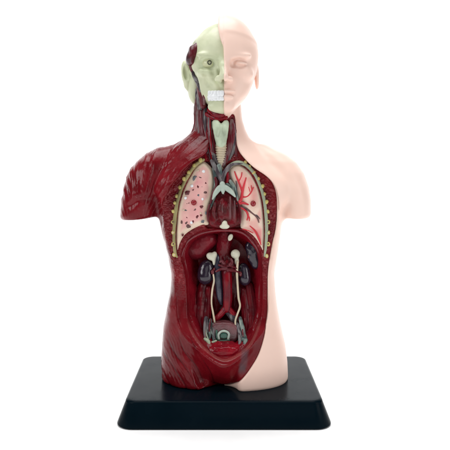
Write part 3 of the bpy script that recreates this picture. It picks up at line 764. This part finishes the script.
# diaphragm dome: thick fold roofing the cavity
tube('diaphragm_edge', [P(a, b, -.20 + .02 * math.sin(a)) for a, b in [(181.5, 256), (184.5, 246), (192, 237.5), (203, 232.5), (214, 230.5), (226, 230), (238, 231), (247.5, 236), (254.5, 244), (259.5, 254)]], [.012] + [.021] * 8 + [.012], M_psoas, muscle, 14, 8, wob=.15)
organ('liver_bed', [(P(197, 246, .0), (.17, .15, .15), ('y', -30)), (P(206, 239, .0), (.14, .14, .12))], M_muscle, muscle, .05, .010, paint=red_paint(lin(118, 18, 32), lin(92, 22, 30), 5))
organ('crus', [(P(225, 240, -.06), (.085, .12, .20)), (P(222, 256, -.04), (.075, .10, .16)), (P(229, 262, -.04), (.09, .08, .12))], M_muscle, muscle, .05, .012, paint=red_paint(lin(120, 14, 30), lin(84, 10, 20), 8))
organ('oesophagus_stub', [(P(230.4, 237.4, -.19), (.026, .035, .042), ('y', 25))], M_adrenal, amp=.002, cut=[(P(230.6, 236.6, -.225), (.010, .014, .018), ('y', 25))])
def bean(c, rx, rz, rot, side, m, label):
    x, y, z = c
    return organ('kidney', [((x, y, z), (rx, rx * .8, rz), ('y', rot)), ((x + side * -.01, y - .02, z - rz * .35), (rx * .85, rx * .75, rz * .6), ('y', rot))], m, kk=.03, amp=.004, cut=[((x + side * rx * 1.25, y - rx * .5, z - .02), (rx * .55, rx * .8, rz * .32))], label=label)
kL = bean(P(206, 272, -.12), .094, .138, 8, 1, M_purple, 'dark purple kidney under a pale wedge')
kR = bean(P(244, 274, -.12), .075, .125, -6, -1, M_purple, 'dark purple kidney beneath the spleen')
organ('renal_pelvis', [(P(212.5, 272, -.19), (.02, .022, .028)), (P(214.3, 269, -.17), (.014, .016, .018))], M_dark, kL, .02, .004)
organ('renal_pelvis', [(P(240.5, 274, -.19), (.018, .022, .03)), (P(238, 271.5, -.17), (.014, .016, .016))], M_dark, kR, .02, .004)
organ('adrenal_gland', [(P(211, 256.5, -.14), (.055, .035, .042), ('y', 28)), (P(214.6, 254.6, -.14), (.028, .03, .036)), (P(214, 261, -.15), (.018, .024, .05))], M_adrenal, amp=.003, kk=.02, label='pale wedge shaped gland above a kidney')
organ('adrenal_gland', [(P(235.5, 254, -.15), (.052, .045, .052)), (P(236.8, 261, -.14), (.025, .03, .05))], M_adrenal, amp=.003, label='pale round gland by the aorta')
organ('spleen', [(P(253, 252, -.13), (.07, .06, .12), ('y', 12)), (P(255.5, 261, -.12), (.06, .05, .09)), (P(249.5, 247, -.12), (.05, .05, .07))], M_purple, kk=.03, amp=.008)
organ('spleen_hilum', [(P(248.8, 256.5, -.165), (.013, .012, .026), ('y', 15))], M_nodule, amp=.003)
tube('inferior_vena_cava', [P(a, b, y) for a, b, y in [(216.8, 257, -.12), (217.6, 270, -.13), (218.8, 285, -.13), (220, 297, -.13), (221.3, 304, -.12)]], [.034, .038, .042, .036, .014], M_navy, ROOT, 16, 8, flat=.8, wob=.1)
ao = tube('abdominal_aorta', [P(a, b, y) for a, b, y in [(226.5, 262, -.10), (227, 275, -.16), (227.6, 295, -.16), (227, 309, -.16)]], [.040, .05, .05, .044], M_red, ROOT, 24, 8, wob=.15, groove=.03)
tube('iliac_artery', [P(a, b, y) for a, b, y in [(226.4, 307, -.16), (221, 314, -.16), (214.5, 321, -.15), (211, 330, -.15)]], [.034, .032, .028, .02], M_red, ao, 14, 7, wob=.1)
tube('iliac_artery', [P(a, b, y) for a, b, y in [(227.6, 307, -.16), (232.5, 313, -.17), (238.5, 320, -.16), (243, 330, -.15)]], [.034, .032, .028, .02], M_red, ao, 14, 7, wob=.1)
for pts in ([(226, 268.5), (221, 269), (216, 271.5)], [(228, 270), (234, 270.5), (239, 272.5)], [(224, 263), (222, 261), (220, 262)], [(230, 265), (232, 262), (231, 259)]):
    tube('renal_artery', [P(a, b, -.205) for a, b in pts], [.022, .015, .010], M_dark, ao, 12, 6, wob=.35)
tube('renal_vein', [P(a, b, -.20) for a, b in [(219, 265), (224, 266.5), (230, 266), (237, 268.5)]], [.012, .012, .012, .01], M_dark, ao, 12, 6, wob=.2)
tube('iliac_vein', [P(a, b, y) for a, b, y in [(223, 309, -.13), (228, 312, -.15), (233, 317.5, -.17), (236.5, 324, -.17)]], [.02, .034, .038, .02], M_slate, ROOT, 14, 7, wob=.1)
u1 = tube('ureter', [P(a, b, y) for a, b, y in [(213.2, 274, -.19), (214, 281, -.19), (212.3, 290, -.18), (211.5, 303, -.18), (213.3, 314, -.20), (214.8, 325, -.22), (214.6, 335, -.24)]], [.009, .011, .011, .010, .011, .011, .009], M_cream, ROOT, 10, 8, wob=.15)
u1['label'] = 'cream tube curving down from the kidney under the pale wedge'
u2 = tube('ureter', [P(a, b, y) for a, b, y in [(237.6, 262, -.18), (237, 272, -.2), (237.6, 285, -.19), (238.6, 298, -.18), (240, 306, -.20), (237.5, 314, -.22), (235.3, 321, -.23), (236, 328, -.24)]], [.014, .014, .012, .012, .011, .011, .010, .009], M_cream, ROOT, 10, 8, wob=.15)
u2['label'] = 'cream tube running down beside the aorta to the pelvis'
# psoas and iliac muscles
for pts, r, mt in (([(203, 286, -.05), (201, 300, -.06), (200, 316, -.10), (202, 332, -.18)], .075, M_psoas), ([(208.5, 288, -.08), (207.5, 304, -.10), (207, 320, -.15), (207, 336, -.22)], .045, M_psoas),
                   ([(249, 286, -.05), (251, 300, -.07), (252, 316, -.11), (249.5, 332, -.19)], .075, M_psoas), ([(243.6, 290, -.08), (245, 305, -.11), (246, 320, -.16), (245.5, 336, -.22)], .045, M_psoas),
                   ([(195, 288, -.02), (193.5, 302, -.06), (195.5, 318, -.13)], .06, M_psoas), ([(256.5, 286, -.02), (257.5, 302, -.06), (255.5, 318, -.13)], .06, M_psoas)):
    tube('psoas_muscle', [P(*p) for p in pts], [r * .7] + [r] * (len(pts) - 2) + [r * .55], M_muscle, muscle, 44, 10, wob=.22, groove=.04, paint=strand_paint(lin(104, 8, 22), lin(72, 8, 18), .6))
for pts, r, mt in (([(206, 318, -.2), (205.5, 329, -.24), (206, 341, -.30)], .026, M_slate), ([(210.5, 320, -.21), (210, 331, -.25), (208.5, 343, -.31)], .022, M_teal), ([(202.5, 345, -.34), (207, 345.5, -.34), (211.5, 343, -.33), (216, 341, -.32)], .017, M_pleura),
                   ([(237, 324, -.22), (239.5, 331, -.26), (242.5, 339, -.31)], .026, M_slate), ([(240, 318, -.20), (242.5, 328, -.25), (245.3, 338, -.31)], .024, M_teal), ([(239, 334, -.29), (240, 341, -.33), (239, 347, -.36)], .018, M_slate),
                   ([(205, 339, -.32), (208, 341, -.34), (210, 346, -.36)], .022, M_pleura), ([(243, 339, -.33), (245.5, 340.5, -.34), (244.5, 343.5, -.36)], .026, M_teal), ([(213, 324, -.24), (213, 332, -.27), (214.5, 339, -.3)], .018, M_slate)):
    tube('pelvic_vessel', [P(*p) for p in pts], [r * .8] + [r] * (len(pts) - 2) + [r * .8], mt, ROOT, 14, 7, wob=.2)
# cut rectum: grey block with a cream arch and green core
def slab(name, pts, y0, y1, m, parent, r=.012):
    q = ppoly(pts, y0, 4); a = np.array(q); gg = Grid((a[:, 0].min() - .04, y0 - .03, a[:, 1].min() - .04), (a[:, 0].max() + .04, y1 + .03, a[:, 1].max() + .04), .006)
    d = poly2(gg.x[:, 0, :], gg.z[:, 0, :], q)[:, None, :]
    return body(name, gg, smax(d, np.abs(gg.y - (y0 + y1) / 2) - (y1 - y0) / 2, r * 2), m, parent, lambda v: .004 * fbm(v, 16, 2))
rect = slab('rectum', [(212, 326), (217, 323), (229, 323), (237, 327), (238, 337), (233, 343), (216, 343), (211, 337)], -.27, -.12, M_strand, ROOT)
tube('rectum_arch', [P(a, b, -.29) for a, b in [(218.9, 338.6), (218.4, 334.8), (220.4, 332.1), (223.6, 331), (227.2, 332), (228.9, 334.4), (228.2, 338.8)]], [.013, .015, .014, .015, .014, .015, .013], M_pulm, rect, 10, 6, wob=.35)
slab('rectum_core', [(221, 333.5), (226.5, 333.5), (227, 338.5), (220.5, 338.5)], -.295, -.2, M_green, rect, .006)
tube('rectum_rim', [P(a, b, -.28) for a, b in [(216.5, 331), (216.6, 336), (217.6, 339.5), (222, 340.8), (229, 340)]], [.012] * 5, M_green, rect, 10, 6, wob=.4)
organ('bladder', [(P(224.5, 349, -.33), (.17, .12, .085)), (P(216, 351, -.36), (.09, .08, .06)), (P(234, 350, -.35), (.09, .08, .06))], M_muscle, kk=.06, amp=.022, paint=red_paint(lin(136, 10, 28), lin(100, 10, 24), 8))
for j_ in range(12):
    sd = -1 if j_ % 2 else 1; x0 = 225 + sd * rng.uniform(12, 20); y0 = rng.uniform(318, 332)
    tube('pelvic_vessel', [P(x0, y0, -.24), P(x0 + sd * rng.uniform(-1, 2), y0 + 7, -.29), P(x0 + sd * rng.uniform(-3, 2), y0 + rng.uniform(11, 15), -.335)], [.006, .011, .007], [M_slate, M_teal, M_pleura, M_dark, M_strand][j_ % 5], ROOT, 10, 7, wob=.35)

# ------------------------------------------------------------------ plinth
def ring_pts(hx, hy, r, n=8):
    o = []
    for cx, cy, a0 in ((hx - r, hy - r, 0), (-hx + r, hy - r, 90), (-hx + r, -hy + r, 180), (hx - r, -hy + r, 270)):
        for i in range(n + 1):
            a = math.radians(a0 + 90 * i / n); o.append((cx + r * math.cos(a), cy + r * math.sin(a)))
    return o
levels = []
HX0, HY0, E = 1.01, .735, .09
def lev(ins, z, r): levels.append([(x, y, z) for x, y in ring_pts(HX0 - ins, HY0 - ins, r)])
e0 = E
lev(-e0 + .015, -HB + .0, .16); lev(-e0, -HB + .012, .17)
lev(-e0, -HB + .022, .17); lev(-.012, -.034, .12)
for a in range(0, 91, 15):
    lev(-.012 + .03 * (1 - math.cos(math.radians(a))) + .002, -.030 + .030 * math.sin(math.radians(a)), .115)
lev(.06, 0, .08)
n = len(levels[0]); v = [p for l in levels for p in l]
q = [[i * n + j, i * n + (j + 1) % n, (i + 1) * n + (j + 1) % n, (i + 1) * n + j] for i in range(len(levels) - 1) for j in range(n)]
me = bpy.data.meshes.new('display_base')
me.from_pydata([tuple(c * S for c in p) for p in v], [], q + [[(len(levels) - 1) * n + j for j in range(n)], [j for j in range(n)][::-1]])
me.polygons.foreach_set('use_smooth', [True] * len(q) + [False, False]); me.update()
M_base = mat('black_blue_plastic', lin(6, 18, 25), rough=.2, spec=.03, noise=.06, bump=(700, .02), nscale=60)
base = link('display_base', me, M_base, None); base.location = (-.01 * S, .0 * S, HB * S)
base['label'] = 'glossy black rectangular plinth with sloping sides under the torso'; base['category'] = 'display base'

# ------------------------------------------------------------------ backdrop: white sweep
M_back = mat('white_paper', (.92, .92, .92), rough=.7, spec=.1, noise=.01)
prof = [(-14, 0), (5, 0)]
for a in range(0, 91, 9): prof.append((5 + 4 * math.sin(math.radians(a)), 4 - 4 * math.cos(math.radians(a))))
prof.append((9, 14))
v, q = [], []
for i, (y, z) in enumerate(prof):
    v += [(-16, y, z), (16, y, z)]
    if i: q.append([2 * i - 2, 2 * i - 1, 2 * i + 1, 2 * i])
bd = put('backdrop', v, np.array(q), M_back, None); bd['kind'] = 'structure'

# ------------------------------------------------------------------ light
w = bpy.data.worlds.new('World'); sc.world = w; w.use_nodes = True
bg = w.node_tree.nodes['Background']; bg.inputs[0].default_value = (1, 1, 1, 1); bg.inputs[1].default_value = .06
def area(name, loc, aim, size, power, col=(1, 1, 1), sy=None):
    l = bpy.data.lights.new(name, 'AREA'); l.energy = power; l.color = col; l.shape = 'RECTANGLE'; l.size = size * S; l.size_y = (sy or size) * S
    o = bpy.data.objects.new(name, l); COL.objects.link(o); o.location = [c * S for c in loc]
    d = np.array(aim, float) - np.array(loc, float)
    import mathutils
    o.rotation_euler = mathutils.Vector(d).to_track_quat('-Z', 'Y').to_euler(); return o
area('overhead_softbox', (0, .8, 19), (0, .5, 0), 15, 14.5)
area('key_softbox', (-7.5, -5.0, 6.5), (0, 0, 2.2), 5.0, 1.45)
area('side_softbox', (7.5, -5.0, 3.6), (0, 0, 1.6), 4.0, .85, sy=6)
area('front_fill', (1.5, -11, 5.0), (0, 0, 1.6), 6, .30)  # unseen fill lamp behind the camera, added to brighten the front
area('backdrop_lamp', (-5.5, 1.6, 4.5), (-5.5, 9, 4.0), 5, 1.95)
area('backdrop_lamp', (5.5, 1.6, 4.5), (5.5, 9, 4.0), 5, 1.95)

# ------------------------------------------------------------------ camera
cd = bpy.data.cameras.new('Camera'); cam = bpy.data.objects.new('Camera', cd); COL.objects.link(cam)
cam.location = (0, -CAMY * S, (CAMZ + HB) * S); cam.rotation_euler = (math.pi / 2, 0, 0)
cd.sensor_width = 36; cd.lens = 36 * F / 450; cd.shift_y = (YH - 225) / 450; cd.clip_start = .01; cd.clip_end = 100
sc.camera = cam
sc.render.resolution_x = sc.render.resolution_y = 1024
sc.view_settings.view_transform = 'Standard'; sc.view_settings.look = 'None'; sc.view_settings.exposure = 0; sc.view_settings.gamma = 1
